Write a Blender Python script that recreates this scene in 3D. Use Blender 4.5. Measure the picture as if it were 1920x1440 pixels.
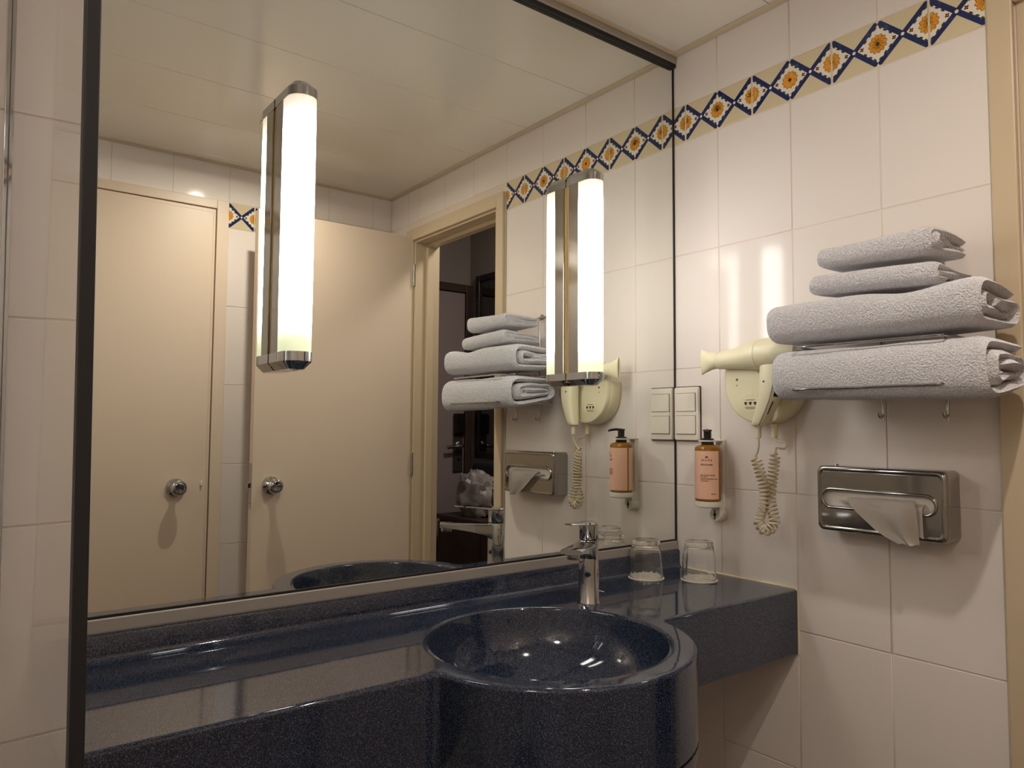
import bpy, bmesh, math, random
from mathutils import Vector, Matrix, noise
random.seed(7)
for o in list(bpy.data.objects): bpy.data.objects.remove(o)
sc = bpy.context.scene
C = sc.collection
PI = math.pi
# ------------------------------------------------------------------ camera, world, exposure
cam_data = bpy.data.cameras.new('camera'); cam = bpy.data.objects.new('camera', cam_data); C.objects.link(cam)
CAM = Vector((-1.5062, -1.2671, 1.1975)); YAW, PITCH, ROLL = 0.650971, 0.0583296, 0.0059641
fw = Vector((math.sin(YAW)*math.cos(PITCH), math.cos(YAW)*math.cos(PITCH), math.sin(PITCH)))
r0 = Vector((math.cos(YAW), -math.sin(YAW), 0)); u0 = r0.cross(fw)
rr = r0*math.cos(ROLL)+u0*math.sin(ROLL); uu = u0*math.cos(ROLL)-r0*math.sin(ROLL)
m = Matrix((rr, uu, -fw)).transposed().to_4x4(); m.translation = CAM
cam.matrix_world = m
cam_data.sensor_width = 36; cam_data.lens = 36*1371.11/1920; cam_data.clip_start = 0.02
sc.camera = cam
w = bpy.data.worlds.new('world'); sc.world = w; w.use_nodes = True
w.node_tree.nodes['Background'].inputs[0].default_value = (0.02, 0.018, 0.016, 1)
w.node_tree.nodes['Background'].inputs[1].default_value = 1.0
LAMP_STRENGTH, DOWNLIGHT_STRENGTH, HALL_FILL_STRENGTH, SHOWER_FILL_STRENGTH = 13.8, 2300.0, 66.0, 36.0
sc.view_settings.view_transform = 'Standard'; sc.view_settings.look = 'None'
sc.view_settings.exposure = 0.12; sc.view_settings.gamma = 1.0; sc.view_settings.use_curve_mapping = False
sc.cycles.max_bounces = 14; sc.cycles.diffuse_bounces = 5; sc.cycles.glossy_bounces = 8
sc.cycles.transmission_bounces = 12; sc.cycles.transparent_max_bounces = 12
sc.cycles.sample_clamp_indirect = 6.0; sc.cycles.caustics_refractive = True

# ------------------------------------------------------------------ materials
def srgb(r, g, b):
    f = lambda c: (c/255/12.92) if c/255 <= 0.04045 else ((c/255+0.055)/1.055)**2.4
    return (f(r), f(g), f(b), 1)
MATS = {}
def mat(name, col, rough=0.5, metal=0.0, ior=1.5, trans=0.0, coat=0.0, bump=None, vary=None, sheen=0.0, emit=None, spec=None):
    if name in MATS: return MATS[name]
    mt = bpy.data.materials.new(name); mt.use_nodes = True; nt = mt.node_tree; b = nt.nodes['Principled BSDF']
    b.inputs['Base Color'].default_value = col; b.inputs['Roughness'].default_value = rough
    b.inputs['Metallic'].default_value = metal; b.inputs['IOR'].default_value = ior
    b.inputs['Transmission Weight'].default_value = trans; b.inputs['Coat Weight'].default_value = coat
    b.inputs['Coat Roughness'].default_value = 0.03; b.inputs['Sheen Weight'].default_value = sheen
    if spec is not None: b.inputs['Specular IOR Level'].default_value = spec
    if emit: b.inputs['Emission Color'].default_value = emit[0]; b.inputs['Emission Strength'].default_value = emit[1]
    tc = None
    if bump or vary:
        tc = nt.nodes.new('ShaderNodeTexCoord')
    if bump:                                                    # (scale, strength, distance, detail)
        n = nt.nodes.new('ShaderNodeTexNoise'); n.inputs['Scale'].default_value = bump[0]; n.inputs['Detail'].default_value = bump[3]
        bp = nt.nodes.new('ShaderNodeBump'); bp.inputs['Strength'].default_value = bump[1]; bp.inputs['Distance'].default_value = bump[2]
        nt.links.new(tc.outputs['Object'], n.inputs['Vector']); nt.links.new(n.outputs['Fac'], bp.inputs['Height'])
        nt.links.new(bp.outputs['Normal'], b.inputs['Normal'])
    if vary:                                                    # (scale, second colour, low, high)
        n = nt.nodes.new('ShaderNodeTexNoise'); n.inputs['Scale'].default_value = vary[0]; n.inputs['Detail'].default_value = 4
        rp = nt.nodes.new('ShaderNodeValToRGB'); rp.color_ramp.elements[0].position = vary[2]; rp.color_ramp.elements[1].position = vary[3]
        rp.color_ramp.elements[0].color = col; rp.color_ramp.elements[1].color = vary[1]
        nt.links.new(tc.outputs['Object'], n.inputs['Vector']); nt.links.new(n.outputs['Fac'], rp.inputs['Fac'])
        nt.links.new(rp.outputs['Color'], b.inputs['Base Color'])
    MATS[name] = mt
    return mt
M_TILE = mat('glazed_wall_tile', srgb(232, 222, 214), 0.10, ior=1.38, bump=(9, 0.06, 0.004, 2))
M_GROUT = mat('cream_grout', srgb(222, 208, 190), 0.8)
M_CEIL = mat('ceiling_panel', srgb(232, 225, 212), 0.15, bump=(5, 0.04, 0.01, 1))
M_CEILTRIM = mat('ceiling_trim', srgb(206, 190, 160), 0.4)
M_DARKGAP = mat('dark_gap', srgb(60, 50, 40), 0.8)
M_DOOR = mat('cream_door_paint', srgb(217, 197, 175), 0.42, bump=(60, 0.05, 0.002, 3))
M_CASING = mat('cream_casing_paint', srgb(204, 184, 153), 0.4, bump=(50, 0.05, 0.002, 3))
M_MIRROR = mat('silvered_mirror', (0.87, 0.885, 0.84, 1), 0.0, metal=1.0)
M_RAIL = mat('bronze_aluminium', srgb(168, 160, 152), 0.45, metal=0.2)
M_BLACK = mat('black_rubber', srgb(22, 22, 24), 0.55)
M_CHROME = mat('chrome', (0.52, 0.53, 0.545, 1), 0.04, metal=1.0)
M_CHROME2 = mat('polished_steel', (0.40, 0.385, 0.36, 1), 0.07, metal=1.0)
M_SATIN = mat('satin_chrome', (0.55, 0.54, 0.52, 1), 0.22, metal=1.0)
M_CLEAR = mat('clear_glass', (0.985, 0.99, 0.98, 1), 0.0, ior=1.5, trans=1.0)
M_SCREEN = mat('shower_glass', (0.93, 0.95, 0.93, 1), 0.0, ior=1.52, trans=1.0)
M_TOWEL = mat('white_terry', srgb(244, 241, 243), 0.95, bump=(300, 1.0, 0.008, 5), sheen=0.4, vary=(420, srgb(214, 209, 212), 0.42, 0.62))
M_IVORY = mat('ivory_plastic', srgb(226, 217, 182), 0.35)
M_IVORY2 = mat('pale_ivory_plastic', srgb(236, 228, 214), 0.35)
M_CORD = mat('ivory_cord', srgb(214, 200, 168), 0.45)
M_WHITEP = mat('white_plastic', srgb(214, 208, 194), 0.35)
M_BLACKP = mat('black_plastic', srgb(18, 17, 17), 0.3)
M_AMBER = mat('amber_plastic', (0.42, 0.17, 0.006, 1), 0.08, ior=1.45, trans=0.45)
M_LABEL = mat('peach_label', srgb(230, 180, 152), 0.45)
M_INK = mat('brown_ink', srgb(52, 26, 18), 0.6)
M_TISSUE = mat('white_tissue', srgb(232, 224, 214), 0.9)
M_PAPER = mat('white_paper', srgb(238, 230, 214), 0.9)
M_SILICONE = mat('cream_silicone', srgb(226, 212, 178), 0.5)
M_BROWNW = mat('dark_brown_wood', srgb(74, 56, 44), 0.45, vary=(6, srgb(58, 42, 32), 0.4, 0.7))
M_HALLW = mat('hall_wall_paint', srgb(150, 138, 132), 0.8)
M_HALLD = mat('mauve_grey_door', srgb(158, 140, 138), 0.6)
M_FLOORT = mat('grey_floor_tile', srgb(90, 82, 76), 0.4)
M_CARPET = mat('brown_carpet', srgb(84, 66, 54), 0.95)
M_GUN = mat('dark_steel', srgb(96, 88, 82), 0.4, metal=0.7)
M_BAGW = mat('white_plastic_bag', srgb(164, 154, 150), 0.4)
M_BAGB = mat('black_fabric', srgb(24, 23, 26), 0.8)
M_PIC = mat('hall_mirror_glass', (0.13, 0.125, 0.12, 1), 0.08, metal=1.0)
M_BACKPL = mat('cream_back_plate', srgb(226, 190, 130), 0.5)
M_BLUE = mat('cobalt_glaze', srgb(26, 40, 92), 0.12, vary=(70, srgb(62, 92, 128), 0.58, 0.78))
M_WGLAZE = mat('white_glaze', srgb(236, 226, 208), 0.1)
M_CGLAZE = mat('cream_glaze', srgb(216, 200, 164), 0.1)
M_ORANGE = mat('orange_glaze', srgb(232, 158, 40), 0.12, vary=(150, srgb(206, 120, 30), 0.5, 0.7))
M_MAROON = mat('maroon_glaze', srgb(82, 30, 28), 0.12)
M_GREEN = mat('green_glaze', srgb(52, 66, 46), 0.12)
M_TEAL = mat('teal_glaze', srgb(30, 46, 60), 0.12)

def speckled():
    mt = bpy.data.materials.new('blue_speckled_resin'); mt.use_nodes = True; nt = mt.node_tree; b = nt.nodes['Principled BSDF']
    tc = nt.nodes.new('ShaderNodeTexCoord')
    n1 = nt.nodes.new('ShaderNodeTexNoise'); n1.inputs['Scale'].default_value = 700; n1.inputs['Detail'].default_value = 3
    r1 = nt.nodes.new('ShaderNodeValToRGB'); e = r1.color_ramp.elements
    e[0].position = 0.36; e[0].color = (0.003, 0.005, 0.013, 1); e[1].position = 0.68; e[1].color = (0.10, 0.128, 0.19, 1)
    e2 = r1.color_ramp.elements.new(0.52); e2.color = (0.015, 0.023, 0.047, 1)
    nt.links.new(tc.outputs['Object'], n1.inputs['Vector']); nt.links.new(n1.outputs['Fac'], r1.inputs['Fac'])
    nt.links.new(r1.outputs['Color'], b.inputs['Base Color'])
    b.inputs['Roughness'].default_value = 0.06; b.inputs['IOR'].default_value = 1.66
    return mt
M_RESIN = speckled()

def diffuser_mat():
    mt = bpy.data.materials.new('lit_opal_diffuser'); mt.use_nodes = True; nt = mt.node_tree; b = nt.nodes['Principled BSDF']
    tc = nt.nodes.new('ShaderNodeTexCoord'); sp = nt.nodes.new('ShaderNodeSeparateXYZ'); rp = nt.nodes.new('ShaderNodeValToRGB')
    nt.links.new(tc.outputs['Generated'], sp.inputs['Vector']); nt.links.new(sp.outputs['Z'], rp.inputs['Fac'])
    cr = rp.color_ramp; cr.elements[0].position = 0.0; cr.elements[0].color = (0.036, 0.040, 0.023, 1)
    cr.elements[1].position = 1.0; cr.elements[1].color = (0.046, 0.037, 0.027, 1)
    for p, c in ((0.045, (0.046, 0.050, 0.030, 1)), (0.10, (0.09, 0.09, 0.075, 1)), (0.18, (1.0, 0.985, 0.965, 1)), (0.86, (1.0, 0.985, 0.965, 1)),
                 (0.925, (0.105, 0.098, 0.088, 1)), (0.965, (0.058, 0.050, 0.042, 1))):
        el = cr.elements.new(p); el.color = c
    nt.links.new(rp.outputs['Color'], b.inputs['Emission Color']); b.inputs['Emission Strength'].default_value = LAMP_STRENGTH
    b.inputs['Base Color'].default_value = (0.8, 0.78, 0.72, 1); b.inputs['Roughness'].default_value = 0.35
    return mt
M_DIFF = diffuser_mat()
M_DOWN = mat('downlight_lens', (0.9, 0.85, 0.75, 1), 0.4, emit=((1.0, 0.92, 0.82, 1), DOWNLIGHT_STRENGTH))

# ------------------------------------------------------------------ helpers
WL = {}                                                        # world location of every object
def link(name, data, parent=None, loc=None):
    o = bpy.data.objects.new(name, data); C.objects.link(o)
    base = WL[parent.name] if parent else Vector((0, 0, 0))
    if parent: o.parent = parent
    l = Vector(loc) if loc is not None else base
    o.location = l-base
    WL[o.name] = l.copy()
    return o
def tag(o, label=None, cat=None, group=None, kind=None):
    if label: o['label'] = label
    if cat: o['category'] = cat
    if group: o['group'] = group
    if kind: o['kind'] = kind
    return o
def thing(name, label, cat, loc=(0, 0, 0), group=None):
    return tag(link(name, None, None, loc), label, cat, group)
def part(name, bm, mt, parent=None, smooth=False, loc=None, angle=40):
    """bm in world coordinates; becomes one mesh object"""
    me = bpy.data.meshes.new(name)
    base = Vector(loc) if loc is not None else (WL[parent.name] if parent else Vector((0, 0, 0)))
    bmesh.ops.translate(bm, vec=-base, verts=bm.verts)
    bmesh.ops.recalc_face_normals(bm, faces=bm.faces)
    bm.to_mesh(me); bm.free()
    if smooth:
        for p in me.polygons: p.use_smooth = True
        try: me.set_sharp_from_angle(angle=math.radians(angle))
        except Exception: pass
    for q in (mt if isinstance(mt, (list, tuple)) else [mt]): me.materials.append(q)
    return link(name, me, parent, base)
def struct(name, bm, mt, parent=None, smooth=False, loc=None):
    return tag(part(name, bm, mt, parent, smooth, loc), kind='structure')
def NB(): return bmesh.new()
def box(bm, x0, x1, y0, y1, z0, z1, bev=0.0, seg=2):
    vs = [bm.verts.new((x, y, z)) for x in (x0, x1) for y in (y0, y1) for z in (z0, z1)]
    fs = [bm.faces.new([vs[i] for i in f]) for f in ((0, 1, 3, 2), (4, 6, 7, 5), (0, 4, 5, 1), (2, 3, 7, 6), (0, 2, 6, 4), (1, 5, 7, 3))]
    if bev > 0:
        es = list({e for f in fs for e in f.edges})
        bmesh.ops.bevel(bm, geom=es, offset=bev, segments=seg, affect='EDGES', profile=0.5)
    return bm
def B(*a, **k): return box(NB(), *a, **k)
def frame_of(d):
    d = Vector(d).normalized(); a = Vector((0, 0, 1)) if abs(d.z) < 0.9 else Vector((1, 0, 0))
    u = d.cross(a).normalized(); return d, u, u.cross(d)*-1
def lathe(bm, prof, origin=(0, 0, 0), axis=(0, 0, 1), n=32, mod=None, cap0=True, cap1=True):
    """prof: list of (radius, height along axis)"""
    d, u, v = frame_of(axis); o = Vector(origin); rings = []
    for r, h in prof:
        ring = []
        for i in range(n):
            a = 2*PI*i/n; q = r*(mod(a, h) if mod else 1)
            ring.append(bm.verts.new(o+d*h+u*(q*math.cos(a))+v*(q*math.sin(a))))
        rings.append(ring)
    for a, b in zip(rings, rings[1:]):
        for i in range(n): bm.faces.new((a[i], a[(i+1) % n], b[(i+1) % n], b[i]))
    if cap0: bm.faces.new(rings[0][::-1])
    if cap1: bm.faces.new(rings[-1])
    return bm
def tube(bm, pts, rad, n=10, caps=True):
    pts = [Vector(p) for p in pts]; R = rad if isinstance(rad, (list, tuple)) else [rad]*len(pts)
    t0 = (pts[1]-pts[0]).normalized(); _, u, _v = frame_of(t0); rings = []
    for i, p in enumerate(pts):
        t = (pts[min(i+1, len(pts)-1)]-pts[max(i-1, 0)]).normalized()
        u = (u-t*u.dot(t)).normalized(); v = t.cross(u)
        rings.append([bm.verts.new(p+(u*math.cos(2*PI*k/n)+v*math.sin(2*PI*k/n))*R[i]) for k in range(n)])
    for a, b in zip(rings, rings[1:]):
        for i in range(n): bm.faces.new((a[i], a[(i+1) % n], b[(i+1) % n], b[i]))
    if caps: bm.faces.new(rings[0][::-1]); bm.faces.new(rings[-1])
    return bm
def loft(bm, rings, cap0=True, cap1=True, closed=True):
    R = [[bm.verts.new(p) for p in ring] for ring in rings]; n = len(R[0])
    for a, b in zip(R, R[1:]):
        for i in range(n if closed else n-1): bm.faces.new((a[i], a[(i+1) % n], b[(i+1) % n], b[i]))
    if cap0: bm.faces.new(R[0][::-1])
    if cap1: bm.faces.new(R[-1])
    return bm
def prism(bm, poly, to3, d0, d1):
    """poly of 2D points; to3(a, b, d) -> 3D; walls between depth d0 and d1"""
    return loft(bm, [[to3(a, b, d0) for a, b in poly], [to3(a, b, d1) for a, b in poly]])
def rrect(a0, a1, b0, b1, r, n=5):
    out = []
    for cx, cy, s in ((a1-r, b1-r, 0), (a0+r, b1-r, 1), (a0+r, b0+r, 2), (a1-r, b0+r, 3)):
        for k in range(n+1):
            a = (s+k/n)*PI/2; out.append((cx+r*math.cos(a), cy+r*math.sin(a)))
    return out
def smooth_path(pts, per=8, closed=False):
    P = [Vector(p) for p in pts]; out = []
    n = len(P)
    for i in range(n-1):
        a, b, c, d = P[max(i-1, 0)], P[i], P[i+1], P[min(i+2, n-1)]
        for k in range(per):
            t = k/per
            out.append(0.5*((2*b)+(c-a)*t+(2*a-5*b+4*c-d)*t*t+(3*b-a-3*c+d)*t**3))
    out.append(P[-1]); return out
def extruded(name, outlines, z0, z1, bev, mt, parent, to_matrix=None, res=2):
    """flat outline with holes (first list is the outer one), extruded with rounded edges, as a mesh part"""
    cu = bpy.data.curves.new('outline', 'CURVE'); cu.dimensions = '2D'; cu.fill_mode = 'BOTH'
    for pts in outlines:
        s = cu.splines.new('POLY'); s.points.add(len(pts)-1); s.use_cyclic_u = True
        for p, q in zip(s.points, pts): p.co = (q[0], q[1], 0, 1)
    cu.extrude = (z1-z0)/2-bev; cu.bevel_depth = bev; cu.bevel_resolution = res; cu.offset = -bev
    t = bpy.data.objects.new('tmp', cu); C.objects.link(t)
    dg = bpy.context.evaluated_depsgraph_get()
    me = bpy.data.meshes.new_from_object(t.evaluated_get(dg)); bpy.data.objects.remove(t); bpy.data.curves.remove(cu)
    bm = NB(); bm.from_mesh(me); bpy.data.meshes.remove(me)
    bmesh.ops.remove_doubles(bm, verts=bm.verts, dist=1e-5)
    bmesh.ops.translate(bm, vec=(0, 0, (z0+z1)/2), verts=bm.verts)
    if to_matrix: bmesh.ops.transform(bm, matrix=to_matrix, verts=bm.verts)
    o = part(name, bm, mt, parent, smooth=True, angle=60)
    md = o.modifiers.new('weighted_normals', 'WEIGHTED_NORMAL'); md.mode = 'FACE_AREA'; md.weight = 100; md.keep_sharp = True
    return o
def text_bm(s, size, align='CENTER'):
    cu = bpy.data.curves.new('txt', 'FONT'); cu.body = s; cu.size = size; cu.align_x = align; cu.extrude = 0; cu.resolution_u = 3; cu.offset = size*0.022
    t = bpy.data.objects.new('tmp', cu); C.objects.link(t)
    dg = bpy.context.evaluated_depsgraph_get()
    me = bpy.data.meshes.new_from_object(t.evaluated_get(dg)); bpy.data.objects.remove(t); bpy.data.curves.remove(cu)
    bm = NB(); bm.from_mesh(me); bpy.data.meshes.remove(me); return bm

# ------------------------------------------------------------------ the room shell
YB, ZC = -1.597, 2.195                                         # back wall, ceiling
XL = -2.35                                                     # shower side wall
PW, GAP = 0.2024, 0.0026                                       # tile pitch, joint
ZJ = [0.0, 0.15, 0.45, 0.75, 1.05, 1.35, 1.65, 1.952]          # tile courses below the border
ZBT = 2.052
DY0, DY1, DZ = -0.800, -1.385, 1.968                           # bathroom doorway in the right wall
bm = NB()
box(bm, 0.0011, 0.10, DY0+0.005, 0.10, 0, 2.30); box(bm, 0.0011, 0.10, DY1-0.005, DY0+0.005, DZ+0.03, 2.30); box(bm, 0.0011, 0.10, YB-0.10, DY1-0.005, 0, 2.30)
wall_right = struct('wall_right', bm, M_GROUT)
wall_front = struct('wall_front', B(XL-0.1, 0.10, 0.0015, 0.10, 0, 2.30), M_GROUT)
wall_back = struct('wall_back', B(XL-0.1, 0.10, YB-0.10, YB-0.0011, 0, 2.30), M_GROUT)
wall_left = struct('wall_left', B(XL-0.10, XL-0.0016, YB-0.1, 0.10, 0, 2.30), M_GROUT)
floor = struct('floor', B(XL, 0.0, YB, 0.0, -0.05, 0.0), M_FLOORT)
ceiling = struct('ceiling', B(XL, 0.0, YB, 0.0, ZC+0.012, ZC+0.05), M_DARKGAP)

TILE_CACHE = {}
def tile_mesh(wd, ht):
    k = (round(wd, 4), round(ht, 4))
    if k not in TILE_CACHE:                                    # local: width along +x, height along +z, face towards -y
        bm = NB(); e = 0.0013
        loft(bm, [[(0, 0.00108, 0), (wd, 0.00108, 0), (wd, 0.00108, ht), (0, 0.00108, ht)], [(0, 0.0006, 0), (wd, 0.0006, 0), (wd, 0.0006, ht), (0, 0.0006, ht)],
                  [(e*.4, .00015, e*.4), (wd-e*.4, .00015, e*.4), (wd-e*.4, .00015, ht-e*.4), (e*.4, .00015, ht-e*.4)],
                  [(e, 0, e), (wd-e, 0, e), (wd-e, 0, ht-e), (e, 0, ht-e)]], cap0=False)
        me = bpy.data.meshes.new('tile'); bmesh.ops.recalc_face_normals(bm, faces=bm.faces); bm.to_mesh(me); bm.free(); me.materials.append(M_TILE)
        for p in me.polygons: p.use_smooth = len(p.vertices) == 4 and p.area < wd*ht*0.5
        TILE_CACHE[k] = me
    return TILE_CACHE[k]
def clip(poly, lo, hi):
    for s, lim in ((1, lo), (-1, -hi)):
        out = []
        for i, p in enumerate(poly):
            q = poly[(i+1) % len(poly)]; a, b = s*p[0]-lim if s > 0 else -p[0]+hi, s*q[0]-lim if s > 0 else -q[0]+hi
            if a >= 0: out.append(p)
            if (a >= 0) != (b >= 0): t = a/(a-b); out.append((p[0]+(q[0]-p[0])*t, p[1]+(q[1]-p[1])*t))
        poly = out
        if len(poly) < 3: return []
    return poly
def border_art():
    """painted strokes of one border tile: (layer, material index, polygon) with s along the tile and t up"""
    H2 = 0.05; A = []
    def ell(cx, cy, a, b, rot, n=10): return [(cx+a*math.cos(k*2*PI/n)*math.cos(rot)-b*math.sin(k*2*PI/n)*math.sin(rot),
                                               cy+a*math.cos(k*2*PI/n)*math.sin(rot)+b*math.sin(k*2*PI/n)*math.cos(rot)) for k in range(n)]
    def bar(p, q, wd):
        dx, dy = q[0]-p[0], q[1]-p[1]; L = math.hypot(dx, dy); nx, ny = -dy/L*wd/2, dx/L*wd/2
        ex, ey = dx/L*wd*.3, dy/L*wd*.3
        return [(p[0]+nx, p[1]+ny), (p[0]-nx, p[1]-ny), (q[0]-nx, q[1]-ny), (q[0]-nx*.5+ex, q[1]-ny*.5+ey), (q[0]+nx*.5+ex, q[1]+ny*.5+ey), (q[0]+nx, q[1]+ny)]
    for c in (0.0, PW/2, PW):
        h = PW/4; top, bot, lf, rt = (c, 0.098), (c, 0.002), (c-h, H2), (c+h, H2)
        A.append((1, 1, [top, lf, bot, rt]))
        for q, s1, s2 in ((top, -1, 1), (bot, -1, -1)):
            for sx in (-1, 1):
                p0 = (c+sx*h, H2); p1 = (c+sx*0.0042, q[1]-s2*0.0050)
                A.append((2, 2, bar(p0, p1, 0.0104)))
                for f, r in ((0.36, 0.0), (0.62, 0.25), (0.86, -0.2)):                     # leaves along the bars
                    lx, ly = c+sx*h*(1-f)*0.80, H2+s2*(0.048*f)*0.80
                    A.append((2, 5, ell(lx, ly, 0.0046, 0.0021, math.atan2(s2*0.048, -sx*h)+r, 8)))
        for sx in (-1, 1):                                     # little maroon flowers in the side corners
            for k in range(4): A.append((3, 4, ell(c+sx*0.0335+0.0024*math.cos(k*PI/2+.6), H2+0.0026*math.sin(k*PI/2+.6), 0.0024, 0.0019, k*PI/2+.6, 8)))
            A.append((4, 3, ell(c+sx*0.0335, H2, 0.0012, 0.0012, 0, 6)))
        for k in range(12):                                    # the flower
            a = k*PI/6+.13
            A.append((3, 4, ell(c+0.0112*math.cos(a), H2+0.0118*math.sin(a), 0.0090, 0.0050, a, 12)))
            A.append((4, 3, ell(c+0.0112*math.cos(a), H2+0.0118*math.sin(a), 0.0080, 0.0041, a, 12)))
        A.append((5, 6, ell(c, H2, 0.0043, 0.0043, 0, 12)))
    for c in (PW/4, PW*3/4):
        A.append((4, 2, ell(c, H2, 0.0056, 0.0056, 0, 14))); A.append((5, 1, ell(c, H2, 0.0036, 0.0036, 0, 12)))
    return A
ART = border_art(); BORDER_CACHE = {}
def border_mesh(s0, s1):
    k = (round(s0, 4), round(s1, 4))
    if k not in BORDER_CACHE:
        me0 = tile_mesh(s1-s0-GAP, ZBT-1.952-GAP); bm = NB(); bm.from_mesh(me0)
        for f in bm.faces: f.material_index = 0
        off = s0+GAP/2
        for lay, mi, poly in ART:
            q = clip([(a-off, b-GAP/2) for a, b in poly], 0.0012, s1-s0-GAP-0.0012)
            q = [(a, min(max(b, 0.0012), 0.0962)) for a, b in q]
            if len(q) >= 3:
                f = bm.faces.new([bm.verts.new((a, -0.00007*lay, b)) for a, b in q]); f.material_index = mi; f.normal_update()
                if f.normal.y > 0: f.normal_flip()
        me = bpy.data.meshes.new('border_tile'); bm.to_mesh(me); bm.free()
        for q in (M_CGLAZE, M_WGLAZE, M_BLUE, M_ORANGE, M_MAROON, M_GREEN, M_TEAL): me.materials.append(q)
        BORDER_CACHE[k] = me
    return BORDER_CACHE[k]
def place_tile(me, name, parent, origin, rotz):
    o = link(name, me, parent, origin)
    o.rotation_euler = (random.uniform(-1, 1)*0.0022, 0, rotz+random.uniform(-1, 1)*0.0022)
    return o
def tile_field(parent, axis, sgn, plane, joints, zs, skip=lambda a, b, c, d: False, cut=None):
    """axis 'y': wall at x=plane facing -x or +x ; axis 'x': wall at y=plane. joints ascending"""
    for a, b in zip(joints, joints[1:]):
        for z0, z1 in zip(zs, zs[1:]):
            if b-a < 0.012 or z1-z0 < 0.012 or skip(a, b, z0, z1): continue
            me = tile_mesh(b-a-GAP, z1-z0-GAP); g = GAP/2
            if axis == 'y': place_tile(me, 'tile', parent, (plane, b-g, z0+g) if sgn < 0 else (plane, a+g, z0+g), -PI/2 if sgn < 0 else PI/2)
            else: place_tile(me, 'tile', parent, (a+g, plane, z0+g) if sgn < 0 else (b-g, plane, z0+g), 0 if sgn < 0 else PI)
def border_run(parent, axis, sgn, plane, lo, hi, phase):
    """border tiles from lo to hi; a tile joint lies at phase"""
    k = math.floor((lo-phase)/PW)
    while phase+k*PW < hi-0.004:
        a, b = max(lo, phase+k*PW), min(hi, phase+(k+1)*PW)
        if b-a > 0.012:
            flip = (axis == 'y' and sgn < 0) or (axis == 'x' and sgn > 0)
            t0 = phase+k*PW
            s0, s1 = (t0+PW-b, t0+PW-a) if flip else (a-t0, b-t0)
            me = border_mesh(s0, s1); g = GAP/2; z = 1.952+g
            if axis == 'y': place_tile(me, 'border_tile', parent, (plane, b-g, z) if sgn < 0 else (plane, a+g, z), -PI/2 if sgn < 0 else PI/2)
            else: place_tile(me, 'border_tile', parent, (a+g, plane, z) if sgn < 0 else (b-g, plane, z), 0 if sgn < 0 else PI)
        k += 1
ZT = ZJ; ZTOP = [ZBT, ZC+0.01]
jr = [-0.748, -0.546, -0.3436, -0.1412, 0.0]
tile_field(wall_right, 'y', -1, 0.0, jr, ZT); tile_field(wall_right, 'y', -1, 0.0, jr, ZTOP)
border_run(wall_right, 'y', -1, 0.0, -0.748, 0.0, -0.2424)
tile_field(wall_right, 'y', -1, 0.0, [-1.44, -1.3556, -1.1532, -0.9508, -0.748], ZTOP)
tile_field(wall_right, 'y', -1, 0.0, [YB, -1.44], ZT+[ZBT, ZC+0.01])
jf = [XL+.002, -2.2016, -1.9992, -1.7968, -1.5944, -1.4000]
tile_field(wall_front, 'x', -1, 0.0, jf, ZT); tile_field(wall_front, 'x', -1, 0.0, jf, ZTOP)
border_run(wall_front, 'x', -1, 0.0, XL+.002, -1.4000, -1.4432)
tile_field(wall_front, 'x', -1, 0.0, [-1.4]+[-1.3504+PW*k for k in range(7)]+[0.0], [0, .15, .45, .69])
jb = [XL+.002]+[-0.6967+PW*k for k in range(-8, 4)]+[0.0]
LD0, LD1, LZ = -1.41, -0.700, 2.051                            # cupboard door frame in the back wall
tile_field(wall_back, 'x', 1, YB, [LD1]+[q for q in jb if q > LD1+.01], ZT)
tile_field(wall_back, 'x', 1, YB, [q for q in jb if q < LD0-.01]+[LD0], ZT)
tile_field(wall_back, 'x', 1, YB, jb, ZTOP)
border_run(wall_back, 'x', 1, YB, LD1, 0.0, -0.5988); border_run(wall_back, 'x', 1, YB, XL+.002, LD0, -0.5988)
jl = [YB+PW*k for k in range(8)]+[0.0]
tile_field(wall_left, 'y', 1, XL, jl, ZT); tile_field(wall_left, 'y', 1, XL, jl, ZTOP); border_run(wall_left, 'y', 1, XL, YB, 0.0, YB)
for i in range(8):                                             # floor tiles
    for k in range(6):
        x0, x1, y0, y1 = XL+i*0.3+.001, min(XL+(i+1)*0.3-.001, 0), max(-(k+1)*0.3+.001, YB), -k*0.3-.001
        if x1-x0 > .02: part('tile', B(x0, x1, y0, y1, 0.0, 0.003), M_FLOORT, floor)
yj = [0.0, -0.305, -0.610, -0.9145, -1.219, -1.524, YB]
for a, b in zip(yj[1:], yj):
    part('panel', B(XL, 0, a+0.0011, b-0.0011, ZC, ZC+0.011, bev=0.0012, seg=2), M_CEIL, ceiling)
for k, (x0, x1, y0, y1) in enumerate(((-0.022, -0.001, YB, 0), (XL, -0.022, YB+0.001, YB+0.022), (XL, -0.022, -0.022, -0.001), (XL+.001, XL+0.022, YB+.022, -.022))):
    struct('trim_%d' % (k+1), B(x0, x1, y0, y1, ZC-0.0045, ZC-0.0002, bev=0.001), M_CEILTRIM)
def downlight(x, y, label):
    d = tag(link('ceiling_downlight', None, None, (x, y, ZC)), label, 'downlight')
    part('ring', lathe(NB(), [(0.018, -0.0002), (0.018, -0.004), (0.034, -0.006), (0.043, -0.004), (0.044, -0.0002)], (x, y, ZC), n=28, cap0=False, cap1=False), M_CHROME, d, True)
    part('lens', lathe(NB(), [(0.018, -0.0022), (0.001, -0.0026)], (x, y, ZC), n=28, cap0=False), M_DOWN, d, True)
downlight(-0.700, -1.105, 'small round recessed ceiling downlight in front of the cream doors')
gb = tag(link('shower_fill_lamp', None, None, (-2.02, -1.32, ZC)), 'unseen round white fill lamp added to brighten the shower area', 'fill lamp')  # assumed lamp out of view, added to brighten the shower side
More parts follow.
